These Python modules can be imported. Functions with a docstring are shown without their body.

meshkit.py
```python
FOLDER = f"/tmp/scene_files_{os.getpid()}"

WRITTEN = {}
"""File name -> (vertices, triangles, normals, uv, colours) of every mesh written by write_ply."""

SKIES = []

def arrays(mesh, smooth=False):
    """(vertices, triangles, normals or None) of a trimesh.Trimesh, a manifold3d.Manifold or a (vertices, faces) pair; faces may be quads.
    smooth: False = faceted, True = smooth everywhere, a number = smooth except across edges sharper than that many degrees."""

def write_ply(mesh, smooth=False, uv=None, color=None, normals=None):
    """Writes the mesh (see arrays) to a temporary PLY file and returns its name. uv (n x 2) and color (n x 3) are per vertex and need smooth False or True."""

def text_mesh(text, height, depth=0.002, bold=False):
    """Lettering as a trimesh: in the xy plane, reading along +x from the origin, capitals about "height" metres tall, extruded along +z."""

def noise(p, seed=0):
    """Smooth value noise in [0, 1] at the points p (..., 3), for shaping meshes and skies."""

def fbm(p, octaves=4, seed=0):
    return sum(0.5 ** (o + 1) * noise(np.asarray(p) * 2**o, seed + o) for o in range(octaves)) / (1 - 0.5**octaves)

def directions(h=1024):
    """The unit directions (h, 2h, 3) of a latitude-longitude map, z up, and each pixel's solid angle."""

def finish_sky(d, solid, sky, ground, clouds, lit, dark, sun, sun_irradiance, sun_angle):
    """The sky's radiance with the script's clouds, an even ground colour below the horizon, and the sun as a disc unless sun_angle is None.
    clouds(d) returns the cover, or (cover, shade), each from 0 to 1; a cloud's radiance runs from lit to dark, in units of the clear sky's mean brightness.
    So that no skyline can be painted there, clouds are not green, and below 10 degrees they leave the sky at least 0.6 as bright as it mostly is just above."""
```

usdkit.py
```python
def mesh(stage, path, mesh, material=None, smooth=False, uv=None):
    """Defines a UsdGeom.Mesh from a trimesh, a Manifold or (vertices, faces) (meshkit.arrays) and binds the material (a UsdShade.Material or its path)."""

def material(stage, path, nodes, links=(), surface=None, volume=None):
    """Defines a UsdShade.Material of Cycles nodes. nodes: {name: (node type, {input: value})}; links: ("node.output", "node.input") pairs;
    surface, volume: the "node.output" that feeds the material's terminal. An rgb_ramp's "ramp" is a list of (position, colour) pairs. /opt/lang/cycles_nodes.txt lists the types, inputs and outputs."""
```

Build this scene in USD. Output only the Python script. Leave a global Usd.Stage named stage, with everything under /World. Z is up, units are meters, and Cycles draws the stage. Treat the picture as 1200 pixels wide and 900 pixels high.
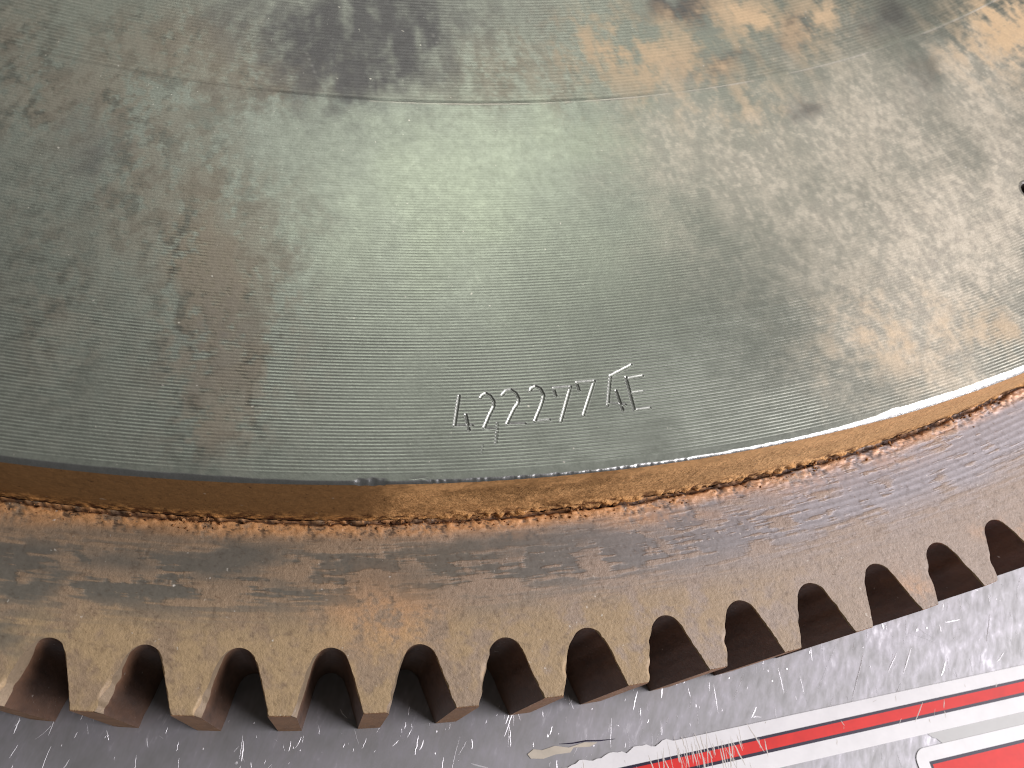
import math
import numpy as np
import trimesh
from scipy.ndimage import map_coordinates
from shapely.geometry import Polygon, LineString
from pxr import Usd, UsdGeom, UsdLux, UsdShade, Sdf, Gf, Vt
import usdkit

stage = Usd.Stage.CreateInMemory()
UsdGeom.SetStageUpAxis(stage, UsdGeom.Tokens.z)
UsdGeom.SetStageMetersPerUnit(stage, 1.0)
UsdGeom.Xform.Define(stage, '/World')
MM = 0.001        # everything below is measured in millimetres; the flywheel's axis is the z axis, the tabletop is z = 0

# ---------------------------------------------------------------- camera
F_PX, PITCH, ROLL, CAM = 949.303, 0.4035, 0.3608, (112.0425, -280.8386, 122.0)
PX, PY = 529.12, 560.611                       # the principal point of the (cropped) 1200 x 900 photograph
cp, sp, cr, sr = math.cos(PITCH), math.sin(PITCH), math.cos(ROLL), math.sin(ROLL)
ROT = np.array([[1, 0, 0], [0, cp, -sp], [0, sp, cp]]) @ np.array([[cr, -sr, 0], [sr, cr, 0], [0, 0, 1]])
cam = UsdGeom.Camera.Define(stage, '/World/camera')
m4 = np.eye(4); m4[:3, :3] = ROT.T; m4[3, :3] = np.array(CAM) * MM
cam.AddTransformOp().Set(Gf.Matrix4d(*m4.ravel().tolist()))
cam.CreateHorizontalApertureAttr(36.0); cam.CreateVerticalApertureAttr(27.0)
cam.CreateFocalLengthAttr(36.0 * F_PX / 1200)
cam.CreateHorizontalApertureOffsetAttr((600 - PX) / 1200 * 36)
cam.CreateVerticalApertureOffsetAttr((PY - 450) / 1200 * 36)
cam.CreateClippingRangeAttr(Gf.Vec2f(0.01, 50))
cam.CreateExposureAttr(0.12)
cam.CreateFStopAttr(36.0); cam.CreateFocusDistanceAttr(0.106)

# ---------------------------------------------------------------- light: a wide bright opening on the right, a lamp overhead behind, dim room
def rect_light(name, direction, dist, w, h, intensity, color):
    d = np.array(direction, float); d /= np.linalg.norm(d)
    at = np.array([0.140, -0.215, 0.02]) + d * dist
    x = np.cross([0, 0, 1.0], d); x /= np.linalg.norm(x); y = np.cross(d, x)
    m = np.eye(4); m[0, :3], m[1, :3], m[2, :3], m[3, :3] = x, y, d, at
    l = UsdLux.RectLight.Define(stage, '/World/' + name)
    l.AddTransformOp().Set(Gf.Matrix4d(*m.ravel().tolist()))
    l.CreateWidthAttr(w); l.CreateHeightAttr(h); l.CreateIntensityAttr(intensity); l.CreateColorAttr(Gf.Vec3f(*color))
    return l
rect_light('doorway_light', (0.82, 0.17, 0.58), 1.6, 1.3, 1.0, 9.0, (1.0, 0.955, 0.99))
rect_light('ceiling_light', (-0.17, 0.68, 0.72), 1.7, 0.85, 0.7, 3.2, (0.98, 1.0, 0.93))
dome = UsdLux.DomeLight.Define(stage, '/World/room_light')
UsdGeom.Scope.Define(stage, '/World/Looks')
dm = usdkit.material(stage, '/World/Looks/room', {"b": ("background_shader", {"color": (0.98, 0.97, 0.89), "strength": 0.07})}, surface="b.background")
UsdShade.MaterialBindingAPI.Apply(dome.GetPrim()).Bind(dm)

# ---------------------------------------------------------------- dimensions (mm)
Z_RING, Z_TOP = 21.292, 34.157                  # top of the ring gear, top of the disc
R_SCORE, R_EDGE, R_TIP = 209.52, 268.37, 292.82
R_ROOT = R_TIP - 8.0
A0 = math.radians(4.5); A1 = math.radians(61.5)   # the sector that is modelled finely
TH0, DTH, N_TEETH = 0.2653, 2 * math.pi / 165, 165
DTH_FIT = DTH

def xyz(r, a, z):
    return np.stack(np.broadcast_arrays(r * np.sin(a), -r * np.cos(a), z), -1)

# ---------------------------------------------------------------- noise on the (r, arc) sheet
_tab = {}
def vnoise(r, s, cr_, cs_, seed):
    """smooth value noise (0..1) with cells cr_ x cs_ mm in radius and arc"""
    if seed not in _tab:
        _tab[seed] = np.random.default_rng(seed).random((256, 256)).astype(np.float32)
    u, v = r / cr_ + seed * 7.31, s / cs_ + seed * 3.17
    iu, iv = np.floor(u), np.floor(v)
    fu, fv = u - iu, v - iv
    fu = fu * fu * (3 - 2 * fu); fv = fv * fv * (3 - 2 * fv)
    iu = iu.astype(np.int64) & 255; iv = iv.astype(np.int64) & 255
    T = _tab[seed]; iu1, iv1 = (iu + 1) & 255, (iv + 1) & 255
    return (T[iu, iv] * (1 - fu) + T[iu1, iv] * fu) * (1 - fv) + (T[iu, iv1] * (1 - fu) + T[iu1, iv1] * fu) * fv
def fb(r, s, cr_, cs_, seed, octaves=4, gain=0.55):
    out, amp, tot = 0.0, 1.0, 0.0
    for o in range(octaves):
        c, sn = math.cos(0.6 * o), math.sin(0.6 * o)
        if abs(math.log(cr_ / cs_)) > 0.8: c, sn = 1.0, 0.0
        out = out + amp * vnoise(r * c - s * sn, r * sn + s * c, cr_ / 2**o, cs_ / 2**o, seed * 11 + o)
        tot += amp; amp *= gain
    return out / tot
def sstep(x, a, b):
    t = np.clip((x - a) / (b - a), 0, 1); return t * t * (3 - 2 * t)
def mixc(c, col, m):
    return c + (np.asarray(col, float) - c) * np.clip(m, 0, 1)[..., None]

# stains as they lie on the metal: radius, degrees, two half axes as (radial, arc) mm, strength
BROWN = [(242.0, 18.1, -18.6, -2.6, -0.6, 5.7, 0.8), (259.5, 18.7, -6.8, -0.8, -0.3, 3.9, 0.6), (226.1, 15.53, -17.4, -3.8, -1.1, 6.3, 0.45), (215.4, 12.58, -8.9, -2.6, -3.9, 17.4, 0.5), (207.3, 18.67, -6.5, -0.6, -1.8, 14.4, 0.5), (204.3, 15.94, -8.2, -1.5, -2.6, 14.0, 0.5), (203.0, 29.13, -6.9, 1.5, 0.7, 13.5, 0.35), (209.9, 10.29, -12.2, -4.6, -2.5, 8.4, 0.4), (235.5, 12.7, -20.1, -6.6, -1.1, 4.9, 0.2), (231.6, 17.91, -8.3, -1.1, -0.7, 5.3, 0.5), (237.9, 18.49, -12.1, -1.4, -0.8, 8.5, 0.55), (252.7, 18.75, -10.9, -1.2, -0.5, 7.5, 0.6), (246.0, 17.51, -10.0, -1.5, -0.5, 4.0, 0.5), (244.8, 13.82, -14.9, -4.3, -1.0, 5.8, 0.3), (218.9, 15.44, -8.9, -1.8, -1.6, 8.7, 0.4)]
ORANGE = [(200.8, 34.86, -4.4, 1.7, 0.8, 6.4, 0.9), (200.1, 32.86, -3.5, 1.1, 0.5, 5.6, 0.5), (197.3, 41.73, -5.3, 3.3, 1.1, 4.5, 1), (205.2, 38.18, -2.0, 1.0, 1.1, 5.8, 0.7), (200.5, 45.25, -4.2, 3.2, 1.9, 6.2, 0.8), (213.5, 54.65, -5.0, 6.5, 3.6, 7.2, 1), (211.3, 39.06, -2.4, 1.3, 1.6, 7.2, 0.4), (195.0, 33.77, -4.5, 1.6, 0.9, 8.6, 0.4), (258.9, 40.74, -4.9, 3.5, 2.9, 9.1, 0.45), (262.3, 43.04, -3.5, 3.0, 1.9, 5.3, 0.5), (216.1, 50.99, -2.2, 2.4, 2.7, 6.2, 0.4), (196.5, 37.56, -3.6, 1.7, 1.0, 5.9, 0.5), (196.3, 40.42, -6.3, 3.6, 1.7, 7.5, 0.7), (203.3, 36.28, -7.8, 3.5, 2.3, 12.9, 0.7), (199.4, 33.34, -7.1, 2.4, 0.7, 7.0, 0.6), (200.9, 43.6, -6.9, 4.8, 2.6, 9.1, 0.6), (215.3, 54.39, -7.1, 9.4, 4.8, 9.5, 1), (257.4, 39.6, -6.2, 4.2, 3.1, 10.3, 0.5), (213.4, 38.34, -4.9, 2.5, 2.2, 10.0, 0.45)]
DARK = [(199.0, 22.31, -12.4, 0.1, -0.9, 12.1, 1), (195.0, 23.81, -10.9, 0.6, -0.6, 10.4, 0.9), (196.9, 19.44, -7.9, -0.6, -1.4, 9.9, 0.6), (201.5, 25.15, -6.9, 0.6, -0.3, 7.8, 0.5), (192.5, 27.55, -5.5, 0.9, -0.1, 5.4, 0.5), (193.2, 38.49, -3.3, 1.6, 1.2, 6.7, 0.9), (205.4, 38.38, -2.5, 1.3, 0.7, 3.6, 0.6), (204.5, 48.78, -4.0, 3.7, 2.4, 6.3, 0.5), (201.7, 43.44, -4.3, 2.9, 0.7, 2.7, 0.7), (217.5, 41.14, -2.3, 1.5, 0.9, 3.6, 0.5), (250.5, 18.23, -6.0, -0.8, -0.4, 4.0, 0.35), (192.5, 29.78, -5.5, 1.2, 0.3, 8.3, 0.4), (204.1, 39.23, -1.4, 0.7, 0.9, 4.4, 0.5), (216.9, 47.99, -6.1, 5.7, 1.7, 4.6, 0.3), (224.5, 14.06, -5.6, -1.4, -1.3, 6.3, 0.3)]
PALE = [(225.1, 43.33, -15.3, 12.1, 6.5, 18.7, 0.6), (245.2, 43.05, -14.9, 12.5, 5.9, 16.5, 0.8), (236.5, 39.81, -11.5, 7.4, 3.9, 13.6, 0.5), (226.0, 49.48, -10.0, 10.9, 3.9, 9.0, 0.6), (257.3, 40.64, -10.0, 7.3, 4.7, 14.3, 0.7), (241.3, 47.29, -16.2, 17.3, 4.2, 10.1, 0.7), (224.8, 37.63, -12.4, 6.7, 2.8, 12.4, 0.5), (219.9, 35.19, -9.5, 4.1, 1.6, 9.5, 0.4), (221.8, 50.6, -8.7, 9.7, 4.8, 10.7, 0.5), (212.1, 44.92, -3.2, 2.4, 3.0, 9.0, 0.4), (217.2, 36.25, -8.0, 3.7, 1.5, 8.3, 0.4)]
GREEN = [(225.1, 26.12, -17.1, 2.3, 0.6, 16.0, 0.8), (216.3, 30.12, -8.1, 2.0, 1.0, 11.8, 0.7), (231.1, 22.8, -11.6, 0.3, -0.3, 9.2, 0.5), (234.4, 29.94, -11.6, 3.1, 1.7, 14.9, 0.4), (236.4, 24.67, -8.4, 0.7, 0.2, 11.6, 0.5)]
RING_DARK = [(273.3, 19.12, -2.8, -0.3, -0.2, 7.9, 0.9), (274.7, 16.37, -2.2, -0.4, -0.4, 5.0, 0.6), (278.3, 14.47, -2.6, -0.7, -0.5, 4.8, 0.8), (272.9, 26.46, -2.1, 0.3, 0.7, 6.9, 0.9), (273.4, 28.68, -2.4, 0.6, 1.3, 9.5, 0.7), (276.6, 23.57, -2.2, 0.1, 0.4, 6.6, 0.4), (271.7, 33.64, -2.4, 1.0, 2.3, 10.1, 0.5), (272.2, 36.56, -2.4, 1.3, 2.1, 7.8, 0.6), (274.7, 40.83, -3.0, 2.1, 3.3, 9.5, 0.8), (273.8, 44.29, -3.5, 3.2, 2.9, 7.0, 0.8), (284.5, 14.42, -3.0, -0.8, -0.4, 3.8, 0.6), (270.8, 16.42, -1.3, -0.3, -0.3, 3.0, 0.5), (277.5, 20.92, -1.6, -0.1, 0.0, 5.3, 0.5), (273.4, 31.29, -1.8, 0.6, 1.3, 7.3, 0.5)]
RING_RUST = [(269.8, 19.72, -1.1, -0.1, -0.1, 16.3, 0.6), (269.9, 14.86, -1.1, -0.3, -1.1, 10.1, 0.6), (269.1, 35.05, -1.7, 0.8, 1.9, 7.7, 0.6), (269.4, 38.17, -1.5, 0.9, 2.4, 8.0, 0.5), (270.2, 29.36, -1.0, 0.2, 2.3, 14.5, 0.5), (269.8, 23.89, -0.9, 0.1, 0.9, 13.7, 0.5), (286.9, 41.71, -1.3, 1.0, 1.5, 4.0, 0.6), (280.9, 22.87, -4.4, 0.1, 0.3, 6.4, 0.4), (289.7, 37.84, -2.2, 1.3, 0.8, 2.5, 0.5)]
STAMPS = [
  ('4', [ (1, [(109.33, -232.66), (110.13, -236.68)]), (0.75, [(110.15, -236.75), (112.12, -235.84)]), (1, [(110.94, -234.76), (111.96, -236.57)]) ]),
  ('2', [ (1, [(111.89, -231.81), (111.93, -231.45), (112.30, -230.99), (112.94, -231.10), (113.56, -231.61), (113.78, -232.28), (113.65, -233.51), (113.60, -234.72), (113.56, -235.48)]), (0.72, [(113.60, -235.63), (115.15, -235.13)]), (0.45, [(114.92, -234.32), (115.14, -235.10), (115.60, -237.00)]) ]),
  ('2', [ (0.95, [(114.24, -230.45), (114.51, -229.65), (115.07, -229.24), (115.81, -229.44), (116.38, -230.05), (116.47, -230.61), (116.25, -231.57), (116.12, -232.81), (116.03, -233.94)]), (0.78, [(116.05, -234.01), (118.13, -233.05)]) ]),
  ('2', [ (1, [(117.38, -228.41), (117.41, -227.97), (117.80, -227.54), (118.50, -227.57), (119.16, -228.26), (119.26, -229.07), (119.26, -230.10), (119.18, -231.34), (119.15, -232.19)]), (0.75, [(119.17, -232.27), (120.83, -231.31)]) ]),
  ('7', [ (0.9, [(120.63, -227.80), (120.06, -226.86), (122.04, -225.78)]), (1, [(122.04, -225.78), (122.23, -230.94)]) ]),
  ('7', [ (0.9, [(123.21, -225.83), (122.60, -224.88), (124.69, -223.73)]), (1, [(124.69, -223.73), (124.66, -229.02)]) ]),
  ('4', [ (0.8, [(128.64, -219.43), (126.46, -222.13)]), (1, [(126.46, -222.13), (127.24, -226.42)]), (0.75, [(127.21, -226.01), (129.37, -225.43)]), (1, [(127.71, -223.95), (129.24, -226.28)]) ]),
  ('E', [ (1, [(128.44, -221.52), (130.64, -225.68)]), (0.75, [(128.81, -221.52), (130.46, -220.39)]), (0.6, [(129.72, -223.42), (131.08, -222.59)]), (0.75, [(130.64, -225.68), (132.49, -224.57)]) ]),
  ('nick', [ (0.25, [(114.17, -237.76), (114.37, -238.82)]), (0.3, [(107.78, -245.24), (108.98, -244.41)]), (0.3, [(108.34, -245.31), (109.20, -244.43)]), (0.14, [(70.88, -188.87), (73.84, -192.48)]), (0.05, [(116.19, -211.10), (119.13, -214.16)]), (0.14, [(85.29, -175.79), (86.98, -177.84)]) ]),
]


def blobs(table, r, a, warp_r=0.0, warp_s=0.0):
    out = np.zeros(np.broadcast(r, a).shape)
    for (r0, a0, p, q, p2, q2, k) in table:
        dr = r + warp_r - r0; ds = (a - math.radians(a0)) * r0 + warp_s
        det = p * q2 - q * p2
        u = (dr * q2 - ds * p2) / det; v = (p * ds - q * dr) / det
        out = np.maximum(out, k * np.exp(-(u * u + v * v) * 0.9))
    return out

# ---------------------------------------------------------------- USD helpers
def tag(prim, label=None, category=None, group=None, kind=None):
    for k, v in (('label', label), ('category', category), ('group', group), ('kind', kind)):
        if v: prim.SetCustomDataByKey(k, v)
    return prim
_used = {}
def path_of(parent, name):
    base = f'{parent}/{name}'; n = _used.get(base, 0); _used[base] = n + 1
    return base if n == 0 else f'{base}_{n:03d}'
def vert_normals(v, f):
    n = np.zeros_like(v); fn = np.cross(v[f[:, 1]] - v[f[:, 0]], v[f[:, 2]] - v[f[:, 0]])
    for k in range(3):
        for j in range(3): n[:, j] += np.bincount(f[:, k], fn[:, j], len(v))
    return n / np.maximum(np.linalg.norm(n, axis=1, keepdims=True), 1e-30)
def put(parent, name, v, f, mat, normals=None, albedo=None, surf=None, xform=False):
    """one Mesh prim from vertices in mm"""
    p = path_of(parent, name)
    m = UsdGeom.Mesh.Define(stage, p)
    m.CreatePointsAttr(Vt.Vec3fArray.FromNumpy((np.asarray(v) * MM).astype(np.float32)))
    m.CreateFaceVertexCountsAttr(Vt.IntArray.FromNumpy(np.full(len(f), f.shape[1], np.int32)))
    m.CreateFaceVertexIndicesAttr(Vt.IntArray.FromNumpy(np.ascontiguousarray(f, np.int32).ravel()))
    m.CreateSubdivisionSchemeAttr('none')
    if normals is not None:
        m.CreateNormalsAttr(Vt.Vec3fArray.FromNumpy(np.asarray(normals, np.float32))); m.SetNormalsInterpolation('vertex')
    pv = UsdGeom.PrimvarsAPI(m)
    if albedo is not None:
        pv.CreatePrimvar('albedo', Sdf.ValueTypeNames.Color3fArray, 'vertex').Set(Vt.Vec3fArray.FromNumpy(np.asarray(albedo, np.float32)))
    if surf is not None:
        pv.CreatePrimvar('surf', Sdf.ValueTypeNames.Color3fArray, 'vertex').Set(Vt.Vec3fArray.FromNumpy(np.asarray(surf, np.float32)))
    UsdShade.MaterialBindingAPI.Apply(m.GetPrim()).Bind(mat)
    return m.GetPrim()
def grid_faces(nr, na, off=0, flip=False):
    i, j = np.meshgrid(np.arange(nr - 1), np.arange(na - 1), indexing='ij')
    q = (i * na + j).ravel() + off
    a, b, c, d = q, q + 1, q + na + 1, q + na
    return np.stack([a, d, c, b] if flip else [a, b, c, d], 1)
def tri(q):
    return np.vstack([q[:, [0, 1, 2]], q[:, [0, 2, 3]]])
class Sheet:
    """collects smooth patches (each a grid) into one mesh with hard seams between patches"""
    def __init__(s): s.v, s.f, s.n, s.c, s.s, s.k = [], [], [], [], [], 0
    def add(s, P, C, S, flip=False, quads=None):
        nr, na = P.shape[:2]; v = P.reshape(-1, 3); f = tri(grid_faces(nr, na, 0, flip)) if quads is None else quads
        s.v.append(v); s.n.append(vert_normals(v, f)); s.f.append(f + s.k); s.k += len(v)
        s.c.append(np.broadcast_to(np.asarray(C, float), P.shape).reshape(-1, 3)); s.s.append(np.broadcast_to(np.asarray(S, float), P.shape).reshape(-1, 3))
    def put(s, parent, name, mat):
        return put(parent, name, np.vstack(s.v), np.vstack(s.f), mat, np.vstack(s.n), np.vstack(s.c), np.vstack(s.s))

# ---------------------------------------------------------------- materials
def worn_metal(name, grain, grain_amt, bump_d, aniso=0.0, speck=(0, 0, 0), speck_amt=0.0, spec=0.5, glint=0.40):
    """albedo / metallic / roughness come with the mesh (its stains); fine grain, pits and relief are added here"""
    n = {
        "al": ("attribute", {"attribute": "albedo"}), "su": ("attribute", {"attribute": "surf"}), "sp": ("separate_color", {}),
        "g": ("geometry", {}),
        "n1": ("noise_texture", {"scale": grain, "detail": 4.0, "roughness": 0.65}),
        "n2": ("noise_texture", {"scale": grain * 0.33, "detail": 3.0, "roughness": 0.6}),
        "r1": ("map_range", {"from_min": 0.25, "from_max": 0.75, "to_min": 1 - grain_amt, "to_max": 1 + grain_amt}),
        "mul": ("vector_math", {"math_type": "scale"}),
        "v1": ("noise_texture", {"scale": grain * 0.8, "detail": 2.0, "roughness": 0.5}),
        "vr": ("map_range", {"from_min": 0.66, "from_max": 0.74, "to_min": 0.0, "to_max": speck_amt}),
        "mx": ("mix_color", {"b": speck}),
        "v2": ("noise_texture", {"scale": grain * 0.55, "detail": 1.0, "roughness": 0.5}), "g2": ("mapping", {"mapping_type": "point", "location": (3.1, 1.7, 0.4)}),
        "gr": ("map_range", {"from_min": 0.755, "from_max": 0.80, "to_min": 0.0, "to_max": glint}), "mg": ("mix_color", {"b": (0.72, 0.68, 0.60)}),
        "rr": ("map_range", {"from_min": 0.3, "from_max": 0.7, "to_min": -0.035, "to_max": 0.035}),
        "ra": ("math", {"math_type": "add"}),
        "ba": ("math", {"math_type": "add"}),
        "bs": ("math", {"math_type": "multiply", "value2": bump_d}),
        "bp": ("bump", {"distance": 1.0, "strength": 1.0}),
        "bh": ("math", {"math_type": "multiply"}),
        "p": ("principled_bsdf", {"anisotropic": aniso, "specular_ior_level": spec}),
    }
    l = [("su.color", "sp.color"), ("g.position", "n1.vector"), ("g.position", "n2.vector"), ("g.position", "v1.vector"),
         ("n1.fac", "r1.value"), ("al.color", "mul.vector1"), ("r1.result", "mul.scale"),
         ("v1.fac", "vr.value"), ("mul.vector", "mx.a"), ("vr.result", "mx.fac"), ("g.position", "g2.vector"), ("g2.vector", "v2.vector"), ("v2.fac", "gr.value"), ("mx.result", "mg.a"), ("gr.result", "mg.fac"), ("mg.result", "p.base_color"),
         ("sp.r", "p.metallic"), ("n2.fac", "rr.value"), ("rr.result", "ra.value1"), ("sp.g", "ra.value2"), ("ra.value", "p.roughness"),
         ("n1.fac", "ba.value1"), ("n2.fac", "ba.value2"), ("ba.value", "bs.value1"), ("bs.value", "bh.value1"), ("sp.b", "bh.value2"), ("bh.value", "bp.height"), ("bp.normal", "p.normal")]
    if aniso:
        n["cx"] = ("vector_math", {"math_type": "cross_product", "vector1": (0, 0, 1)}); n["nm"] = ("vector_math", {"math_type": "normalize"})
        l += [("g.position", "cx.vector2"), ("cx.vector", "nm.vector1"), ("nm.vector", "p.tangent")]
    return usdkit.material(stage, '/World/Looks/' + name, n, l, surface="p.BSDF")
M_DISC = worn_metal('turned_steel', 2600.0, 0.10, 0.00003, aniso=0.35)
M_EDGE = worn_metal('bare_steel_edge', 3500.0, 0.08, 0.00003)
M_WALL = worn_metal('rusty_wall', 1800.0, 0.18, 0.00022, speck=(0.035, 0.012, 0.005), speck_amt=0.45, spec=0.25, glint=0.15)
M_RING = worn_metal('rusty_gear_steel', 2600.0, 0.12, 0.00009, speck=(0.12, 0.065, 0.03), speck_amt=0.30, spec=0.5)
M_TOOTH = worn_metal('oily_tooth_steel', 1500.0, 0.20, 0.00012, spec=0.45)

# ================================================================ the tabletop
top = UsdGeom.Xform.Define(stage, '/World/metal_tabletop').GetPrim()
tag(top, kind='structure')
M_PLATE = usdkit.material(stage, '/World/Looks/scuffed_aluminium', {
    "g": ("geometry", {}),
    "mp": ("mapping", {"mapping_type": "point", "rotation": (0, 0, -0.22), "scale": (950, 300, 300)}),
    "st": ("noise_texture", {"scale": 1.0, "detail": 5.0, "roughness": 0.62, "distortion": 0.3}),
    "bl": ("noise_texture", {"scale": 130.0, "detail": 4.0, "roughness": 0.6}),
    "fi": ("noise_texture", {"scale": 2200.0, "detail": 3.0, "roughness": 0.6}),
    "ad": ("math", {"math_type": "add"}), "ad2": ("math", {"math_type": "multiply_add", "value2": 0.45}),
    "cr": ("rgb_ramp", {"ramp": [(0.30, (0.27, 0.268, 0.265)), (0.48, (0.34, 0.335, 0.345)), (0.58, (0.385, 0.375, 0.40)), (0.68, (0.58, 0.57, 0.60))]}),
    "hf": ("math", {"math_type": "multiply", "value2": 0.5}),
    "ro": ("map_range", {"from_min": 0.3, "from_max": 0.7, "to_min": 0.60, "to_max": 0.46}),
    "bs": ("math", {"math_type": "multiply", "value2": 0.000006}),
    "bp": ("bump", {"distance": 1.0, "strength": 1.0}),
    "p": ("principled_bsdf", {"metallic": 0.45}),
}, [("g.position", "mp.vector"), ("mp.vector", "st.vector"), ("g.position", "bl.vector"), ("g.position", "fi.vector"),
    ("st.fac", "ad.value1"), ("bl.fac", "ad.value2"), ("ad.value", "hf.value1"), ("hf.value", "cr.fac"), ("cr.color", "p.base_color"),
    ("st.fac", "ro.value"), ("ro.result", "p.roughness"), ("fi.fac", "ad2.value1"), ("st.fac", "ad2.value3"), ("ad2.value", "bs.value1"), ("bs.value", "bp.height"), ("bp.normal", "p.normal")], surface="p.BSDF")
sheet = trimesh.creation.box((1400, 1400, 4)); sheet.apply_translation((0, -100, -2))
put('/World/metal_tabletop', 'sheet', sheet.vertices, sheet.faces, M_PLATE)

def ribbon(pts, w, z0, h):
    """a thin raised burr: triangular section along pts (mm)"""
    pts = np.asarray(pts, float); n = len(pts)
    d = np.gradient(pts, axis=0); d /= np.linalg.norm(d, axis=1, keepdims=True); nn = np.stack([-d[:, 1], d[:, 0]], 1)
    taper = np.sin(np.linspace(0.12, math.pi - 0.12, n)) ** 0.6
    L = pts + nn * (w / 2 * taper)[:, None]; Rr = pts - nn * (w / 2 * taper)[:, None]
    v = np.vstack([np.c_[L, np.full(n, z0)], np.c_[pts, z0 + h * taper], np.c_[Rr, np.full(n, z0)]])
    f = []
    for i in range(n - 1):
        for a_, b_ in ((0, n), (n, 2 * n)):
            f += [[a_ + i, a_ + i + 1, b_ + i + 1], [a_ + i, b_ + i + 1, b_ + i]]
    return v, np.array(f)[:, ::-1]
def join(parts):
    k, V, Fs = 0, [], []
    for v, f in parts: V.append(v); Fs.append(f + k); k += len(v)
    return np.vstack(V), np.vstack(Fs)
M_SCRATCH = usdkit.material(stage, '/World/Looks/bright_scratch', {"p": ("principled_bsdf", {"base_color": (0.82, 0.81, 0.84), "metallic": 0.45, "roughness": 0.4})}, surface="p.BSDF")
rng = np.random.default_rng(5)
scr = []
EA = np.array([46.0, -299.0]); EB = np.array([208.0, -222.0])
for i in range(560):
    a = rng.uniform(math.radians(9), math.radians(53)); r = R_TIP + rng.uniform(-4.0, 34) ; c = np.array([r * math.sin(a), -r * math.cos(a)])
    if i < 340: r = R_TIP + abs(rng.normal(0, 7)) - 1.5; c = np.array([r * math.sin(a), -r * math.cos(a)])
    ang = math.radians(104 + rng.normal(-4, 15)) if rng.random() < 0.85 else rng.uniform(0, math.pi)
    L = min(rng.lognormal(0.0, 0.85), 9); w = 0.05 + 0.17 * rng.random() ** 2.8
    if rng.random() < 0.12: L *= 0.4; w *= 2.6
    t_ = np.linspace(-0.5, 0.5, 6); bend = rng.normal(0, 0.025) * L
    d = np.array([math.cos(ang), math.sin(ang)]); nrm = np.array([-d[1], d[0]])
    pts = c + np.outer(t_, d) * L + np.outer(t_ * t_ * 4, nrm) * bend + rng.normal(0, 0.02, (6, 2))
    scr.append(ribbon(pts, w, 0.004, 0.014 + w * 0.08))
for x0, y0, x1, y1, w in ((192.43, -227.91, 191.51, -232.94, 0.22), (190.09, -229.67, 188.93, -233.61, 0.2), (184.58, -231.88, 183.69, -240.35, 0.14), (198.45, -228.18, 197.95, -230.85, 0.36), (208.44, -222.67, 207.22, -225.06, 0.2), (97.7, -277.37, 98.61, -279.93, 0.3), (68.37, -284.67, 68.71, -286.8, 0.22), (79.85, -282.33, 80.64, -283.35, 0.2), (120.65, -268.42, 121.11, -271.11, 0.16), (132.88, -262.51, 133.9, -265.31, 0.18), (191.38, -234.43, 189.7, -239.97, 0.14), (205.48, -217.19, 205.21, -222.21, 0.16)):
    t_ = np.linspace(0, 1, 8)[:, None]; scr.append(ribbon(np.array([x0, y0]) * (1 - t_) + np.array([x1, y1]) * t_ + rng.normal(0, 0.03, (8, 2)), w, 0.005, 0.05))
v, f = join(scr)
tag(put('/World/metal_tabletop', 'scratches', v, f, M_SCRATCH), 'fine bright scratches in the aluminium', kind='stuff')

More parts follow.
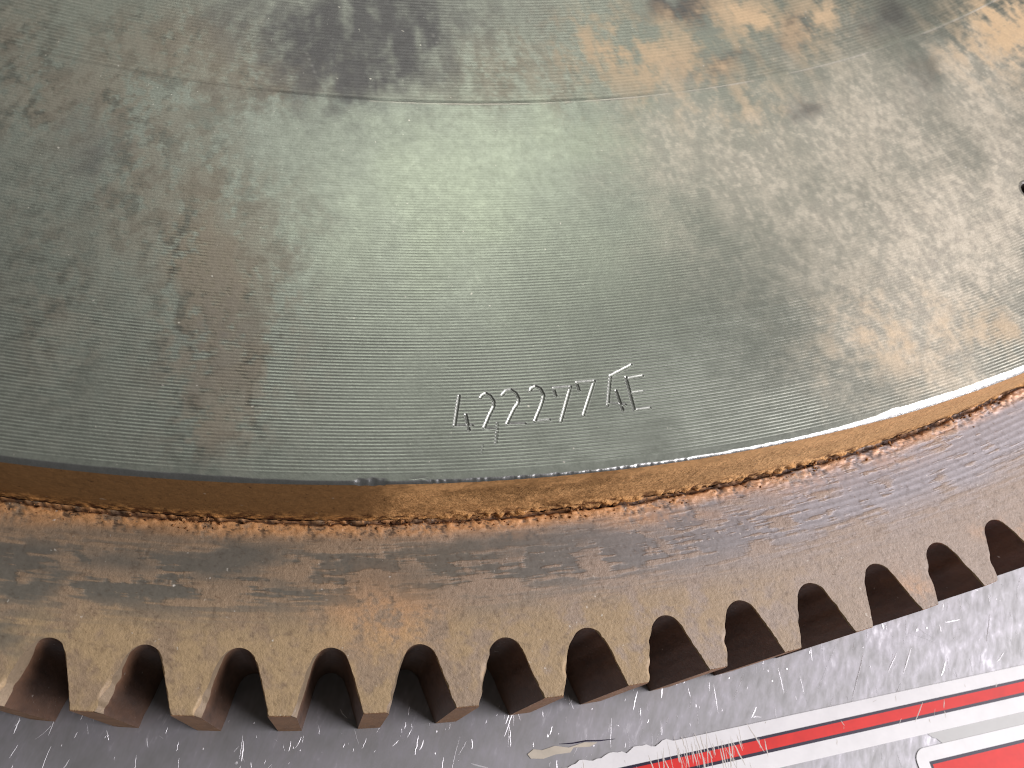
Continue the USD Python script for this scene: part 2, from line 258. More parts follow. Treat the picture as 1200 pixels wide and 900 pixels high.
# ================================================================ decals
def paint(name, col, rough=0.45, var=0.06, wear=None):
    n = {"g": ("geometry", {}), "a": ("noise_texture", {"scale": 170.0, "detail": 7.0, "roughness": 0.7}),
         "r": ("map_range", {"from_min": 0.3, "from_max": 0.7, "to_min": 1 - var, "to_max": 1 + var}),
         "c": ("vector_math", {"math_type": "scale", "vector1": col}),
         "bs": ("math", {"math_type": "multiply", "value2": 0.000015}), "bp": ("bump", {"distance": 1.0}),
         "p": ("principled_bsdf", {"roughness": rough, "specular_ior_level": 0.3})}
    return usdkit.material(stage, '/World/Looks/' + name, n, [("g.position", "a.vector"), ("a.fac", "r.value"), ("r.result", "c.scale"), ("c.vector", "p.base_color"),
        ("a.fac", "bs.value1"), ("bs.value", "bp.height"), ("bp.normal", "p.normal")], surface="p.BSDF")
M_WHITE = paint('white_vinyl', (0.90, 0.89, 0.90), 0.45, 0.07); M_RED = paint('red_vinyl', (0.80, 0.028, 0.022), 0.5, 0.14); M_BLACK = paint('dark_line_vinyl', (0.025, 0.02, 0.045), 0.4)
M_GLUE = paint('dried_glue', (0.62, 0.56, 0.46), 0.8, 0.15); M_FILM = paint('grey_film', (0.56, 0.56, 0.55), 0.35, 0.05)
DIR = np.array([math.cos(math.radians(30.57)), math.sin(math.radians(30.57))]); NRM = np.array([DIR[1], -DIR[0]])   # along the stripes; towards the viewer
ORG = np.array([178.69, -243.41])
def st(u, v): return ORG + DIR * u + NRM * v
def slab(poly, z0, z1):
    P = Polygon(poly).buffer(0)
    m = trimesh.creation.extrude_polygon(P, z1 - z0, engine='earcut'); m.apply_translation((0, 0, z0)); return m.vertices, m.faces
dec = UsdGeom.Xform.Define(stage, '/World/stripe_decal').GetPrim()
tag(dec, 'torn white, black and red striped decal on the aluminium below the gear teeth', 'decal')
rg = np.random.default_rng(8)
# torn upper edge at the left of the white stripe
ul = np.linspace(-52, -26, 40); torn = [tuple(st(u, -0.15 + 0.25 * math.sin(u * 1.3) + rg.normal(0, 0.10) + 0.035 * max(0, -30 - u))) for u in ul]
U1 = 120
def band(v0, v1, u0=-52, u1=U1): return [tuple(st(u0, v0)), tuple(st(u1, v0)), tuple(st(u1, v1)), tuple(st(u0, v1))]
put('/World/stripe_decal', 'white_stripe', *slab(torn + [tuple(st(-25, 0)), tuple(st(U1, 0)), tuple(st(U1, 2.07)), tuple(st(-52, 2.07))], 0.01, 0.13), M_WHITE)
put('/World/stripe_decal', 'black_line', *slab(band(2.07, 2.50), 0.01, 0.13), M_BLACK)
put('/World/stripe_decal', 'red_stripe', *slab(band(2.50, 4.11), 0.01, 0.13), M_RED)
put('/World/stripe_decal', 'black_line', *slab(band(4.11, 4.58), 0.01, 0.13), M_BLACK)
put('/World/stripe_decal', 'white_stripe', *slab(band(4.58, 6.94), 0.01, 0.13), M_WHITE)
# bright scuffs rubbed across the stripes, a fan of scratches down to the metal
sc = []
for i in range(46):
    u = rg.normal(-21.5, 4.2); v0 = rg.uniform(-0.8, 3.5); L = rg.uniform(1.5, 5.5); a = math.radians(rg.normal(-62, 8))
    d = np.array([math.cos(a), math.sin(a)]); t_ = np.linspace(0, 1, 5)[:, None]
    sc.append(ribbon(st(u, v0) + d * L * t_ + rg.normal(0, 0.03, (5, 2)), rg.uniform(0.06, 0.22), 0.131, 0.02))
for i in range(26):
    u = rg.uniform(-45, 36); v0 = rg.uniform(-0.3, 5.5); L = rg.uniform(0.3, 1.6); a = math.radians(rg.normal(-70, 25))
    d = np.array([math.cos(a), math.sin(a)]); t_ = np.linspace(0, 1, 4)[:, None]
    sc.append(ribbon(st(u, v0) + d * L * t_ + rg.normal(0, 0.03, (4, 2)), rg.uniform(0.06, 0.18), 0.131, 0.02))
t_ = np.linspace(0, 1, 6)[:, None]; sc.append(ribbon(st(17.8, 2.3) * (1 - t_) + st(15.2, 4.9) * t_, 0.16, 0.131, 0.03))
v, f = join(sc)
M_SCUFF = paint('scuffed_vinyl', (0.70, 0.66, 0.61), 0.55, 0.1)
tag(put('/World/stripe_decal', 'scuff_marks', v, f, M_SCUFF), 'pale scuff marks rubbed across the stripes', kind='stuff')

pan = UsdGeom.Xform.Define(stage, '/World/panel_decal').GetPrim()
tag(pan, 'red panel decal with rounded white border at the bottom right, below the striped decal', 'decal')
loc = lambda p: ((np.array(p) - ORG) @ DIR, (np.array(p) - ORG) @ NRM)
u_l, v_t = loc((195.35, -246.0))[0], loc((206.0, -237.47))[1]
def rrect(u0, v0, u1, v1, rad):
    pts = []
    for cx_, cy_, s0 in ((u0 + rad, v0 + rad, 180), (u1 - rad, v0 + rad, 270), (u1 - rad, v1 - rad, 0), (u0 + rad, v1 - rad, 90)):
        for k in range(9):
            t = math.radians(s0 + k * 11.25); pts.append(tuple(st(cx_ + rad * math.cos(t), cy_ + rad * math.sin(t))))
    return pts
def ring_slab(outer, inner, z0, z1):
    P = Polygon(outer).difference(Polygon(inner)); m = trimesh.creation.extrude_polygon(P, z1 - z0, engine='earcut'); m.apply_translation((0, 0, z0)); return m.vertices, m.faces
ua, va = u_l, v_t
o0 = rrect(ua, va, ua + 110, va + 48, 1.9); o1 = rrect(ua + 2.0, va + 2.1, ua + 108, va + 45.9, 0.06); o2 = rrect(ua + 2.45, va + 2.6, ua + 107.5, va + 45.4, 0.04)
put('/World/panel_decal', 'white_border', *ring_slab(o0, o1, 0.01, 0.13), M_WHITE)
put('/World/panel_decal', 'black_outline', *ring_slab(o1, o2, 0.01, 0.13), M_BLACK)
put('/World/panel_decal', 'red_panel', *slab(o2, 0.01, 0.13), M_RED)
film = [tuple(st(u, v)) for u, v in ((ua + 3.6, 6.96), (ua + 4.2, 7.6), (ua + 4.9, 8.0), (ua + 5.5, va - 0.02), (ua + 80, va - 0.02), (ua + 80, 6.96))]
tag(put('/World/panel_decal', 'clear_film', *slab(film, 0.01, 0.06), M_FILM), 'greyish clear film between the stripes and the red panel')
res = [(136.62, -265.48), (137.25, -264.5), (138.5, -264.2), (140.14, -262.97), (142.2, -262.5), (144.2, -261.0), (146.13, -260.32), (145.2, -261.3), (142.89, -262.24), (142.6, -263.1), (140.58, -264.1), (139.0, -265.3), (137.27, -265.87)]
g = UsdGeom.Xform.Define(stage, '/World/glue_residue').GetPrim()
tag(g, 'beige smear of dried glue on the aluminium, above the torn end of the stripes', 'glue smear')
put('/World/glue_residue', 'smear', *slab(res, 0.008, 0.09), M_GLUE)
put('/World/glue_residue', 'dark_edge', *ribbon(np.array([(140.7, -262.5), (142.6, -261.7), (144.4, -260.7), (146.3, -260.0), (148.6, -258.9)]), 0.22, 0.01, 0.05), M_BLACK)

# ================================================================ the flywheel
FW = '/World/flywheel'
tag(UsdGeom.Xform.Define(stage, FW).GetPrim(), 'heavy rusty steel flywheel with a toothed ring gear and a stamped number, lying on aluminium', 'flywheel')

def da_grid(step_coarse, win=None, step_fine=None):
    if win is None: return np.linspace(A0, A1, int((A1 - A0) / step_coarse) + 1)
    w0, w1 = win
    return np.concatenate([np.linspace(A0, w0, int((w0 - A0) / step_coarse) + 1)[:-1], np.linspace(w0, w1, int((w1 - w0) / step_fine) + 1)[:-1], np.linspace(w1, A1, int((A1 - w1) / step_coarse) + 1)])
A_REST = np.linspace(A1, A0 + 2 * math.pi, 304)

def disc_look(r, a, slope_noise=True):
    """albedo and (metallic, roughness, grain) of the turned face: its oil film, rust bloom and dark smears"""
    s = a * 268.0
    w1 = (fb(r, s, 6, 6, 1) - 0.5); w2 = (fb(r, s, 7, 5, 2) - 0.5)
    fine = fb(r, s, 1.1, 0.8, 3, 4, 0.65); mid = fb(r, s, 5.0, 3.0, 4, 4); big = fb(r, s, 22, 18, 5, 3)
    rad = fb(r, s, 6.0, 0.7, 6, 3); tan_ = fb(r, s, 0.45, 7.0, 7, 3)
    inner = 1 - sstep(r, R_SCORE - 0.5, R_SCORE + 0.3)
    br = blobs(BROWN, r, a, w1 * 10, w2 * 8); og = blobs(ORANGE, r, a, w2 * 7, w1 * 9); dk = blobs(DARK, r, a, w1 * 6, w2 * 10)
    pl = blobs(PALE, r, a, w2 * 14, w1 * 14); gr = blobs(GREEN, r, a, w1 * 12, w2 * 12)
    c = np.zeros(r.shape + (3,)) + np.array([0.285, 0.302, 0.262])
    c = c * (0.86 + 0.28 * big)[..., None]
    c = mixc(c, (0.390, 0.425, 0.330), gr * (0.75 + 0.3 * mid))
    c = mixc(c, (0.115, 0.104, 0.088), np.minimum(1.7 * br, 1) * sstep(fb(r, s, 2.6, 1.6, 8, 4, 0.65), 0.46, 0.62) * 0.85)
    c = mixc(c, (0.262, 0.228, 0.178), np.minimum(1.5 * br, 1) * sstep(0.45 * mid + 0.6 * fine + 0.25 * br, 0.46, 0.66))
    c = mixc(c, (0.740, 0.660, 0.535), np.minimum(pl * 1.55, 1) * (0.55 + 0.45 * sstep(mid * 0.4 + fine * 0.7, 0.35, 0.70)))
    c = mixc(c, (0.82, 0.74, 0.61), 0.6 * pl * sstep(fine, 0.56, 0.72)); c = mixc(c, (0.52, 0.45, 0.38), 0.4 * pl * (1 - sstep(fine, 0.30, 0.44)))
    c = mixc(c, (0.090, 0.092, 0.098), np.minimum(1.5 * dk, 1) * sstep(mid * 0.6 + 0.18 * rad + 0.15 * fine + 0.3 * dk, 0.34, 0.74))
    ogm = og * 1.15 * sstep(0.75 * mid + 0.30 * fine + 0.15 * rad + 0.12 * tan_ + 0.15 * og, 0.55, 0.90)
    c = mixc(c, (0.760, 0.550, 0.340), ogm)
    c = mixc(c, (0.300, 0.250, 0.190), inner * 0.12)
    c = c * (0.86 + 0.14 * fine + 0.08 * rad + 0.06 * tan_)[..., None]
    rustm = np.clip(ogm + 0.6 * br * sstep(0.45 * mid + 0.6 * fine, 0.42, 0.62) + 1.2 * pl + 0.4 * dk, 0, 1)
    surf = np.stack([0.82 - 0.62 * rustm, 0.42 + 0.17 * rustm + 0.05 * (fine - 0.5), 0.5 + 0.5 * rustm + 0.5 * pl], -1)
    return c, surf, rustm, fine, mid

# strokes of the stamped number and a few nicks: distance field on the sheet
def stroke_depth(x, y):
    depth = np.zeros(x.shape); lip = np.zeros(x.shape); owner = np.full(x.shape, -1)
    for k, (name, strokes) in enumerate(STAMPS):
        for d, pts in strokes:
            half = 0.20 if name != 'nick' else 0.12
            p = np.array(pts); lo, hi = p.min(0) - 1.2, p.max(0) + 1.2
            idx = np.nonzero((x > lo[0]) & (x < hi[0]) & (y > lo[1]) & (y < hi[1]))
            if not len(idx[0]): continue
            q = np.stack([x[idx], y[idx]], -1); dist = np.full(len(q), 9.0)
            for s0, s1 in zip(p[:-1], p[1:]):
                e = s1 - s0; t = np.clip(((q - s0) @ e) / (e @ e), 0, 1); dist = np.minimum(dist, np.linalg.norm(q - s0 - t[:, None] * e, axis=1))
            dep = d * np.clip(1 - (dist / half) ** 1.6, 0, 1); lp = d * np.exp(-((dist - half * 1.35) / 0.10) ** 2)
            depth[idx] = np.maximum(depth[idx], dep); lip[idx] = np.maximum(lip[idx], lp)
            own = owner[idx]; own[(dist < half * 1.75) & (name != 'nick')] = k; owner[idx] = own
    return depth, lip, owner

W0, W1 = math.radians(24.2), math.radians(31.5)
RA = np.concatenate([np.linspace(R_SCORE, 248.5, 330)[:-1], np.linspace(248.5, 264.0, 226)[:-1], np.linspace(264.0, R_EDGE, 60)])
AA = da_grid(math.radians(0.085), (W0, W1), math.radians(0.0150))
Rg, Ag = np.meshgrid(RA, AA, indexing='ij')
S_ = Ag * 268.0
col, surf, rustm, fine, mid = disc_look(Rg, Ag)
# turning grooves: a cusp every 0.445 mm, filled up in places by rust and oil
PITCH_G = 0.445
def grooves(r, a, pitch, amp):
    ph = (r / pitch + 0.12 * (vnoise(r, a * 268, 40, 30, 91) - 0.5)) % 1.0
    return amp * (np.abs(2 * ph - 1) ** 1.5 - 0.4)
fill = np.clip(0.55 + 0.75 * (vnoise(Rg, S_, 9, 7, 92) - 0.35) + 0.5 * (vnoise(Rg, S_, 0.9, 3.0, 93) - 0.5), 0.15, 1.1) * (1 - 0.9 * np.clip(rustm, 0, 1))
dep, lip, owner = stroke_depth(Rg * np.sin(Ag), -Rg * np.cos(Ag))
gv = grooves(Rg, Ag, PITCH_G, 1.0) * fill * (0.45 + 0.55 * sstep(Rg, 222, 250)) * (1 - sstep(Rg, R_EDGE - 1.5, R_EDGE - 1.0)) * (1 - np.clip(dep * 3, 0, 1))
col = col * (1 + 0.42 * gv)[..., None]        # groove shading painted into the colour: bottoms darkened, crests lightened
Z = Z_TOP + 0.044 * gv + 0.005 * (fine - 0.5) + 0.006 * (mid - 0.5)
Z = Z - 0.115 * dep + 0.008 * lip
col = mixc(col, (0.42, 0.42, 0.40), np.clip(dep * 0.9 + 0.35 * lip, 0, 0.6)); surf[..., 0] = np.maximum(surf[..., 0], np.clip(dep * 2, 0, 0.9)); surf[..., 1] -= 0.10 * np.clip(dep * 2, 0, 1)
# shallow score at the inner border of the face
sl = np.exp(-((Rg - R_SCORE - 0.42) / 0.15) ** 2) * sstep(vnoise(Rg * 0, S_, 5, 9, 87) + 0.35 * vnoise(Rg * 0, S_, 5, 1.2, 86), 0.35, 0.75) * sstep(np.degrees(Ag), 19, 25)
col = mixc(col, (0.62, 0.58, 0.50), 0.9 * sl); Z = Z + 0.05 * sl - 0.05 * np.exp(-((Rg - R_SCORE - 0.05) / 0.10) ** 2)
# worn chamfer: wider to the left and right, ragged inside edge with dings
deg = np.degrees(AA) - 4.7; sA = AA * 268
wid = 0.36 + 0.55 * sstep(deg, 30.5, 34) + 0.26 * (1 - sstep(deg, 12, 19)) + 0.14 * (vnoise(sA * 0, sA, 5, 2.6, 95) - 0.5) + 0.14 * (vnoise(sA * 0, sA, 5, 0.45, 96) - 0.5) * sstep(deg, 16, 20)
for a_d, w_d, k_d in ((17.75, 0.10, 0.4), (18.05, 0.13, 0.5), (18.3, 0.05, 0.35), (33.1, 0.35, 0.15)): wid = wid + k_d * np.exp(-((deg - a_d) / w_d) ** 2)
wid = np.clip(wid, 0.22, 1.5)[None, :]
x_ = (Rg - (R_EDGE - wid)) / wid
cut = np.where(x_ > 0, wid * 0.70 * (0.55 * x_ + 0.45 * x_ * x_), 0.0)
Z = Z - cut
edge_m = x_ > 0.0
bare = sstep(x_, -0.12, 0.12)
col = mixc(col, (0.50, 0.50, 0.50), bare * (0.75 + 0.25 * fine)); surf[..., 0] = surf[..., 0] * (1 - bare) + 0.95 * bare; surf[..., 1] = surf[..., 1] * (1 - bare) + 0.27 * bare
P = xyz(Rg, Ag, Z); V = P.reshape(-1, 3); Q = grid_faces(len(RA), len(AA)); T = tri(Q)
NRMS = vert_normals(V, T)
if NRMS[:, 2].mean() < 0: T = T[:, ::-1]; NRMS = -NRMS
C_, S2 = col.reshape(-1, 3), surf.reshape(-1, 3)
# small drilled hole near the right border
HX, HY, HR = 181.39, -162.25, 1.75
dh = np.hypot(V[:, 0] - HX, V[:, 1] - HY)
fo = owner.ravel()[T].max(1); fe = edge_m.ravel()[T].sum(1) >= 2; fh = (dh[T] < HR + 0.12).any(1)
def sub(mask, parent, name, mat):
    f = T[mask]; used = np.unique(f); inv = np.full(len(V), -1); inv[used] = np.arange(len(used))
    return put(parent, name, V[used], inv[f], mat, NRMS[used], C_[used], S2[used])
FACE = (fo < 0) & ~fe & ~fh
# the rest of the wheel, outside what the photograph shows, coarser
def lathe_rest(prof, color, sf):
    s_ = Sheet(); pr = np.array(prof)
    P_ = xyz(pr[:, 0][:, None], A_REST[None, :], pr[:, 1][:, None]); s_.add(P_, color, sf); return s_
def rest(name, prof, color, sf, mat, parent=FW):
    s_ = lathe_rest(prof, color, sf); v = np.vstack(s_.v); f = np.vstack(s_.f); n = np.vstack(s_.n)
    return v, f, n, np.vstack(s_.c), np.vstack(s_.s)
def sub_with_rest(mask, name, mat, prof, color, sf):
    f = T[mask]; used = np.unique(f); inv = np.full(len(V), -1); inv[used] = np.arange(len(used))
    v2, f2, n2, c2, s2 = rest(name, prof, color, sf, mat)
    if n2[:, 2].mean() < 0: f2, n2 = f2[:, ::-1], -n2
    return put(FW, name, np.vstack([V[used], v2]), np.vstack([inv[f], f2 + len(used)]), mat, np.vstack([NRMS[used], n2]), np.vstack([C_[used], c2]), np.vstack([S2[used], s2]))
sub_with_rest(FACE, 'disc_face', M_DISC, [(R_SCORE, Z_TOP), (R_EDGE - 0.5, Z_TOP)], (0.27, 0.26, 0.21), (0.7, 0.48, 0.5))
tag(sub_with_rest(fe, 'worn_edge', M_EDGE, [(R_EDGE - 0.5, Z_TOP), (R_EDGE, Z_TOP - 0.45)], (0.5, 0.5, 0.5), (0.95, 0.32, 0.3)), 'bright bare chamfer along the rim of the disc')
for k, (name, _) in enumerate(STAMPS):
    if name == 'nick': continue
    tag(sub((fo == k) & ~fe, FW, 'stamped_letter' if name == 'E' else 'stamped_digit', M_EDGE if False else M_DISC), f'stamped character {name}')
# hole wall
t_ = np.linspace(0, 2 * math.pi, 49); prof = [(HR + 0.45, 0.004), (HR + 0.1, 0.004), (HR - 0.1, -0.25), (HR - 0.1, -9.0), (0.01, -9.0)]
hp = np.array([[(HX + r_ * math.cos(t), HY + r_ * math.sin(t), Z_TOP + z_) for t in t_] for r_, z_ in prof])
hs = Sheet(); hs.add(hp[:2], (0.3, 0.28, 0.24), (0.7, 0.45, 0.4), True); hs.add(hp[1:3], (0.45, 0.44, 0.42), (0.9, 0.35, 0.3), True); hs.add(hp[2:], (0.06, 0.045, 0.035), (0.2, 0.6, 0.5), True)
hs.put(FW, 'dowel_hole', M_EDGE)

# inner face, within the score line
RI = np.linspace(166, R_SCORE, 300); AI = da_grid(math.radians(0.11))
Ri, Ai = np.meshgrid(RI, AI, indexing='ij')
ci, si, rm, fi_, mi_ = disc_look(Ri, Ai)
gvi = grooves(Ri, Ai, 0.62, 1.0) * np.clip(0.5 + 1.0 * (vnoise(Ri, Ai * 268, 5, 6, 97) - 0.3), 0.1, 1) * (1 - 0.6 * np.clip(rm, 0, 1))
ci = ci * (1 + 0.35 * gvi)[..., None]  # inner face grooves: shading painted into the colour here too
Zi = Z_TOP - 0.06 + 0.040 * gvi + 0.012 * (fi_ - 0.5)
Zi = Zi + 0.06 * sstep(Ri, R_SCORE - 0.25, R_SCORE) - 0.05 * np.exp(-((Ri - R_SCORE - 0.05) / 0.10) ** 2)
dp2, lp2, _o = stroke_depth(Ri * np.sin(Ai), -Ri * np.cos(Ai)); Zi = Zi - 0.12 * dp2 + 0.02 * lp2
ci = mixc(ci, (0.55, 0.53, 0.49), np.clip(dp2 * 1.6, 0, 0.9))
fs = Sheet()
fs.add(xyz(Ri, Ai, Zi), ci, si)
pr = np.array([(60, Z_TOP - 0.06), (166, Z_TOP - 0.06)]); fs.add(xyz(pr[:, 0][:, None], AI[None, ::8], pr[:, 1][:, None]), (0.26, 0.24, 0.2), (0.6, 0.5, 0.5))
pr = np.array([(60, Z_TOP - 0.06), (R_SCORE, Z_TOP - 0.06)]); fs.add(xyz(pr[:, 0][:, None], A_REST[None, :], pr[:, 1][:, None]), (0.26, 0.24, 0.2), (0.6, 0.5, 0.5))
full = np.linspace(0, 2 * math.pi, 181); pr = np.array([(60, 0.3), (60, Z_TOP - 0.06)])
fs.add(xyz(pr[:, 0][:, None], full[None, :], pr[:, 1][:, None]), (0.12, 0.09, 0.07), (0.2, 0.6, 0.6))
for i, n in enumerate(fs.n[:3]):
    if n[:, 2].mean() < 0: fs.n[i] = -n; fs.f[i] = fs.f[i][:, ::-1]
fs.put(FW, 'inner_face', M_DISC)

# rim wall: the rusty vertical step between the disc and the ring gear
ZW = np.concatenate([np.linspace(Z_RING - 1.2, Z_RING + 4, 64)[:-1], np.linspace(Z_RING + 4, Z_TOP - 0.0, 90)])
AW = da_grid(math.radians(0.06)); ZWg, AWg = np.meshgrid(ZW, AW, indexing='ij'); SW = AWg * 276
widW = np.interp(AW, AA, wid[0]) * 0.70
h = ZWg - Z_RING; ztop = Z_TOP - widW[None, :]
ZWg = np.minimum(Z_RING - 1.2 + (ZWg - (Z_RING - 1.2)) * (ztop - (Z_RING - 1.2)) / (Z_TOP - (Z_RING - 1.2)), ztop); h = ZWg - Z_RING
wf = fb(h, SW, 0.8, 0.9, 21, 4, 0.65); wm = fb(h, SW, 3.0, 5.0, 22, 4); wl = fb(h, SW, 1.2, 9.0, 23, 4)
degW = np.degrees(AWg) - 4.7
crust = sstep(degW, 17.5, 19.0) * (1 - 0.45 * sstep(degW, 31, 35))
low = 1 - sstep(h, 0.3, 3.2 + 2.0 * (wm - 0.5))
RW = R_EDGE + 0.05 * (wf - 0.5) + crust * 0.35 * (wm - 0.5) * sstep(h, 0, 2) * (1 - sstep(h, 9, 12)) + low * (0.10 + 0.50 * sstep(wf, 0.42, 0.75)) * (0.30 + 0.70 * crust) * sstep(wl, 0.3, 0.6)
RW = RW - 0.02 * sstep(h, 11.5, 12.8)
cw = np.zeros(RW.shape + (3,)) + np.array([0.270, 0.142, 0.052])
cw = mixc(cw, (0.700, 0.385, 0.160), crust * (0.35 + 0.65 * sstep(wm + 0.5 * wf, 0.50, 0.90)))
cw = mixc(cw, (0.420, 0.225, 0.085), sstep(wl, 0.5, 0.75) * 0.5 * crust)
cw = mixc(cw, (0.800, 0.480, 0.225), sstep(degW, 23, 31) * 0.85)
cw = mixc(cw, (0.640, 0.320, 0.110), low * sstep(wf, 0.5, 0.68) * 0.9)
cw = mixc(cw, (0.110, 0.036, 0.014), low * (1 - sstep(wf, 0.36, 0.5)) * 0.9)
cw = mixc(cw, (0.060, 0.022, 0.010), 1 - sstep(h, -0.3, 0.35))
cw = cw * (0.82 + 0.36 * wf)[..., None]
ws = Sheet(); sW = np.zeros(RW.shape + (3,)) + np.array([0.0, 0.72, 0.5]); sW[..., 2] = 0.25 + 0.9 * crust * (1 - sstep(h, 8, 12)) + 0.6 * low
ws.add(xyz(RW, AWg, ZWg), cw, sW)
pr = np.array([(R_EDGE, Z_RING - 1.2), (R_EDGE, Z_TOP - 0.45)]); ws.add(xyz(pr[:, 0][:, None], A_REST[None, :], pr[:, 1][:, None]), (0.3, 0.16, 0.065), (0, 0.75, 0.8))
for i, n in enumerate(ws.n):
    if (n[:, 0] * ws.v[i][:, 0] + n[:, 1] * ws.v[i][:, 1]).mean() < 0: ws.n[i] = -n; ws.f[i] = ws.f[i][:, ::-1]
tag(ws.put(FW, 'rim_wall', M_WALL), 'orange-brown rusted step between disc and ring gear')

# ---------------------------------------------------------------- ring gear
def ring_look(r, a):
    s = a * 285.0
    w1 = fb(r, s, 3, 9, 31) - 0.5; w2 = fb(r, s, 2, 7, 32) - 0.5
    fine = fb(r, s, 0.75, 0.6, 33, 4, 0.7); mid = fb(r, s, 3.2, 3.0, 34, 4); tan_ = fb(r, s, 0.40, 5.0, 35, 4)
    dk = blobs(RING_DARK, r, a, w1 * 4, w2 * 12); ru = blobs(RING_RUST, r, a, w2 * 2.0, w1 * 9)
    dgr = np.degrees(a) - 4.7
    c = np.zeros(np.broadcast(r, a).shape + (3,)) + np.array([0.275, 0.195, 0.125])
    c = mixc(c, (0.350, 0.278, 0.232), sstep(dgr, 15, 30) * 0.9)                       # paler, pinker towards the right
    c = mixc(c, (0.355, 0.250, 0.135), sstep(r, R_ROOT - 6, R_ROOT - 1) * (1 - sstep(dgr, 24, 34)) * sstep(mid + fine * 0.4, 0.5, 0.8) * 0.8)
    bnd = np.exp(-((r - R_EDGE - 7 + 0.16 * (dgr - 20)) / (4.2 + 0.15 * np.maximum(dgr - 20, 0))) ** 2) * 0.95 * sstep(0.6 * fb(r, s, 2.4, 5.0, 36, 4) + 0.4 * tan_ + 0.004 * (dgr - 10), 0.44, 0.60)
    dk = np.maximum(dk, bnd)
    dm_ = np.clip(dk * sstep(0.55 * tan_ + 0.4 * mid + 0.30 * dk, 0.36, 0.60) * 1.5, 0, 1)
    steel = mixc(np.zeros(c.shape) + np.array([0.165, 0.150, 0.122]), (0.275, 0.256, 0.268), sstep(dgr, 19, 33))
    c = c + (steel - c) * dm_[..., None]
    seam = 1 - sstep(r + 1.6 * (mid - 0.5) + 0.8 * (fine - 0.5), R_EDGE + 1.2, R_EDGE + 3.2)
    rum = np.clip(np.maximum(ru, seam * 0.9) * sstep(fine * 0.6 + mid * 0.6, 0.38, 0.66), 0, 1)
    c = mixc(c, (0.620, 0.315, 0.125), rum * (1 - 0.30 * sstep(dgr, 24, 32)))
    pit = (1 - sstep(fine, 0.26 + 0.06 * seam, 0.36 + 0.06 * seam)) * (0.30 + 0.70 * seam)
    c = mixc(c, (0.075, 0.040, 0.020), pit * 0.8)
    c = c * (0.98 + 0.28 * fine)[..., None]
    sf = np.stack([0.08 + 0.27 * dm_, 0.60 - 0.10 * dm_, 0.9 - 0.75 * dm_], -1)
    gz = grooves(r, a, 0.93, 0.018) * np.clip(0.12 + 0.9 * sstep(dgr, 28, 34) * (1 - sstep(r, R_ROOT - 5, R_ROOT - 2)) + 0.4 * dm_, 0, 1) + 0.07 * (fine - 0.5) * (1 - 0.75 * dm_) * (0.5 + 0.8 * seam) + 0.05 * (mid - 0.5)
    return c, sf, gz, seam, fine, mid
RG = '/World/flywheel/ring_gear'
RB = np.linspace(R_EDGE + 0.12, R_ROOT, 150); AB = da_grid(math.radians(0.055))
Rb, Ab = np.meshgrid(RB, AB, indexing='ij')
cb, sb_, zb, seam, fb_, mb_ = ring_look(Rb, Ab)
sB = Ab * 276
Z0 = Z_RING + zb * (1 - sstep(Rb, R_ROOT - 0.4, R_ROOT - 0.02))
# the crevice along the seam, with broken crust in it
crev = np.exp(-((Rb - (R_EDGE + 0.45 + 0.35 * (vnoise(Rb * 0, sB, 5, 3.0, 98) - 0.5) + 0.45 * (vnoise(Rb * 0, sB, 5, 0.6, 99) - 0.5))) / (0.13 + 0.20 * vnoise(Rb * 0, sB, 5, 4.0, 89))) ** 2)
Z0 = Z0 - 0.75 * crev * (0.5 + 0.8 * vnoise(Rb * 0, sB, 5, 2.2, 88)) + 0.14 * seam * (1 - crev) * sstep(fb_, 0.45, 0.75)
cb = mixc(cb, (0.070, 0.026, 0.012), crev * 0.85)
rb = Sheet(); rb.add(xyz(Rb, Ab, Z0), cb, sb_)
pr = np.array([(R_EDGE + 0.12, Z_RING), (R_ROOT, Z_RING)]); rb.add(xyz(pr[:, 0][:, None], A_REST[None, :], pr[:, 1][:, None]), (0.26, 0.18, 0.1), (0.1, 0.66, 0.9))
for i, n in enumerate(rb.n):
    if n[:, 2].mean() < 0: rb.n[i] = -n; rb.f[i] = rb.f[i][:, ::-1]
pr = np.array([(R_ROOT - 0.01, 0.0), (R_ROOT - 0.01, Z_RING - 0.02)]); full = np.linspace(0, 2 * math.pi, 721)
rb.add(xyz(pr[:, 0][:, None], full[None, :], pr[:, 1][:, None]), (0.07, 0.05, 0.038), (0.2, 0.55, 0.6), True)
ring = rb.put(FW, 'ring_gear', M_RING)
tag(ring, 'rust-brown steel ring gear around the disc')

from scipy.interpolate import PchipInterpolator
_h = PchipInterpolator(np.sqrt(8 - np.array([8, 7.8, 7.4, 6.9, 6, 4, 2, 0.0])), [0, 0.84, 1.38, 1.76, 2.15, 2.78, 3.38, 3.98])
hgap = lambda d: _h(np.sqrt(np.maximum(8 - d, 0)))
bev = lambda d: np.interp(8 - d, [0, 0.35, 1.4, 4, 7, 8], [0, 0.02, 0.20, 0.36, 0.48, 0.50])
D_FINE = np.array([8, 7.985, 7.94, 7.87, 7.77, 7.64, 7.48, 7.3, 7.1, 6.85, 6.6, 6.3, 6.0, 5.7, 5.4, 5.1, 4.8, 4.5, 4.2, 3.9, 3.6, 3.3, 3.0, 2.7, 2.4, 2.1, 1.8, 1.5, 1.2, 0.9, 0.65, 0.4, 0.2, 0.06, 0.0])
D_COARSE = np.array([8, 7.9, 7.6, 7.1, 6.3, 4.5, 2.4, 0.0])
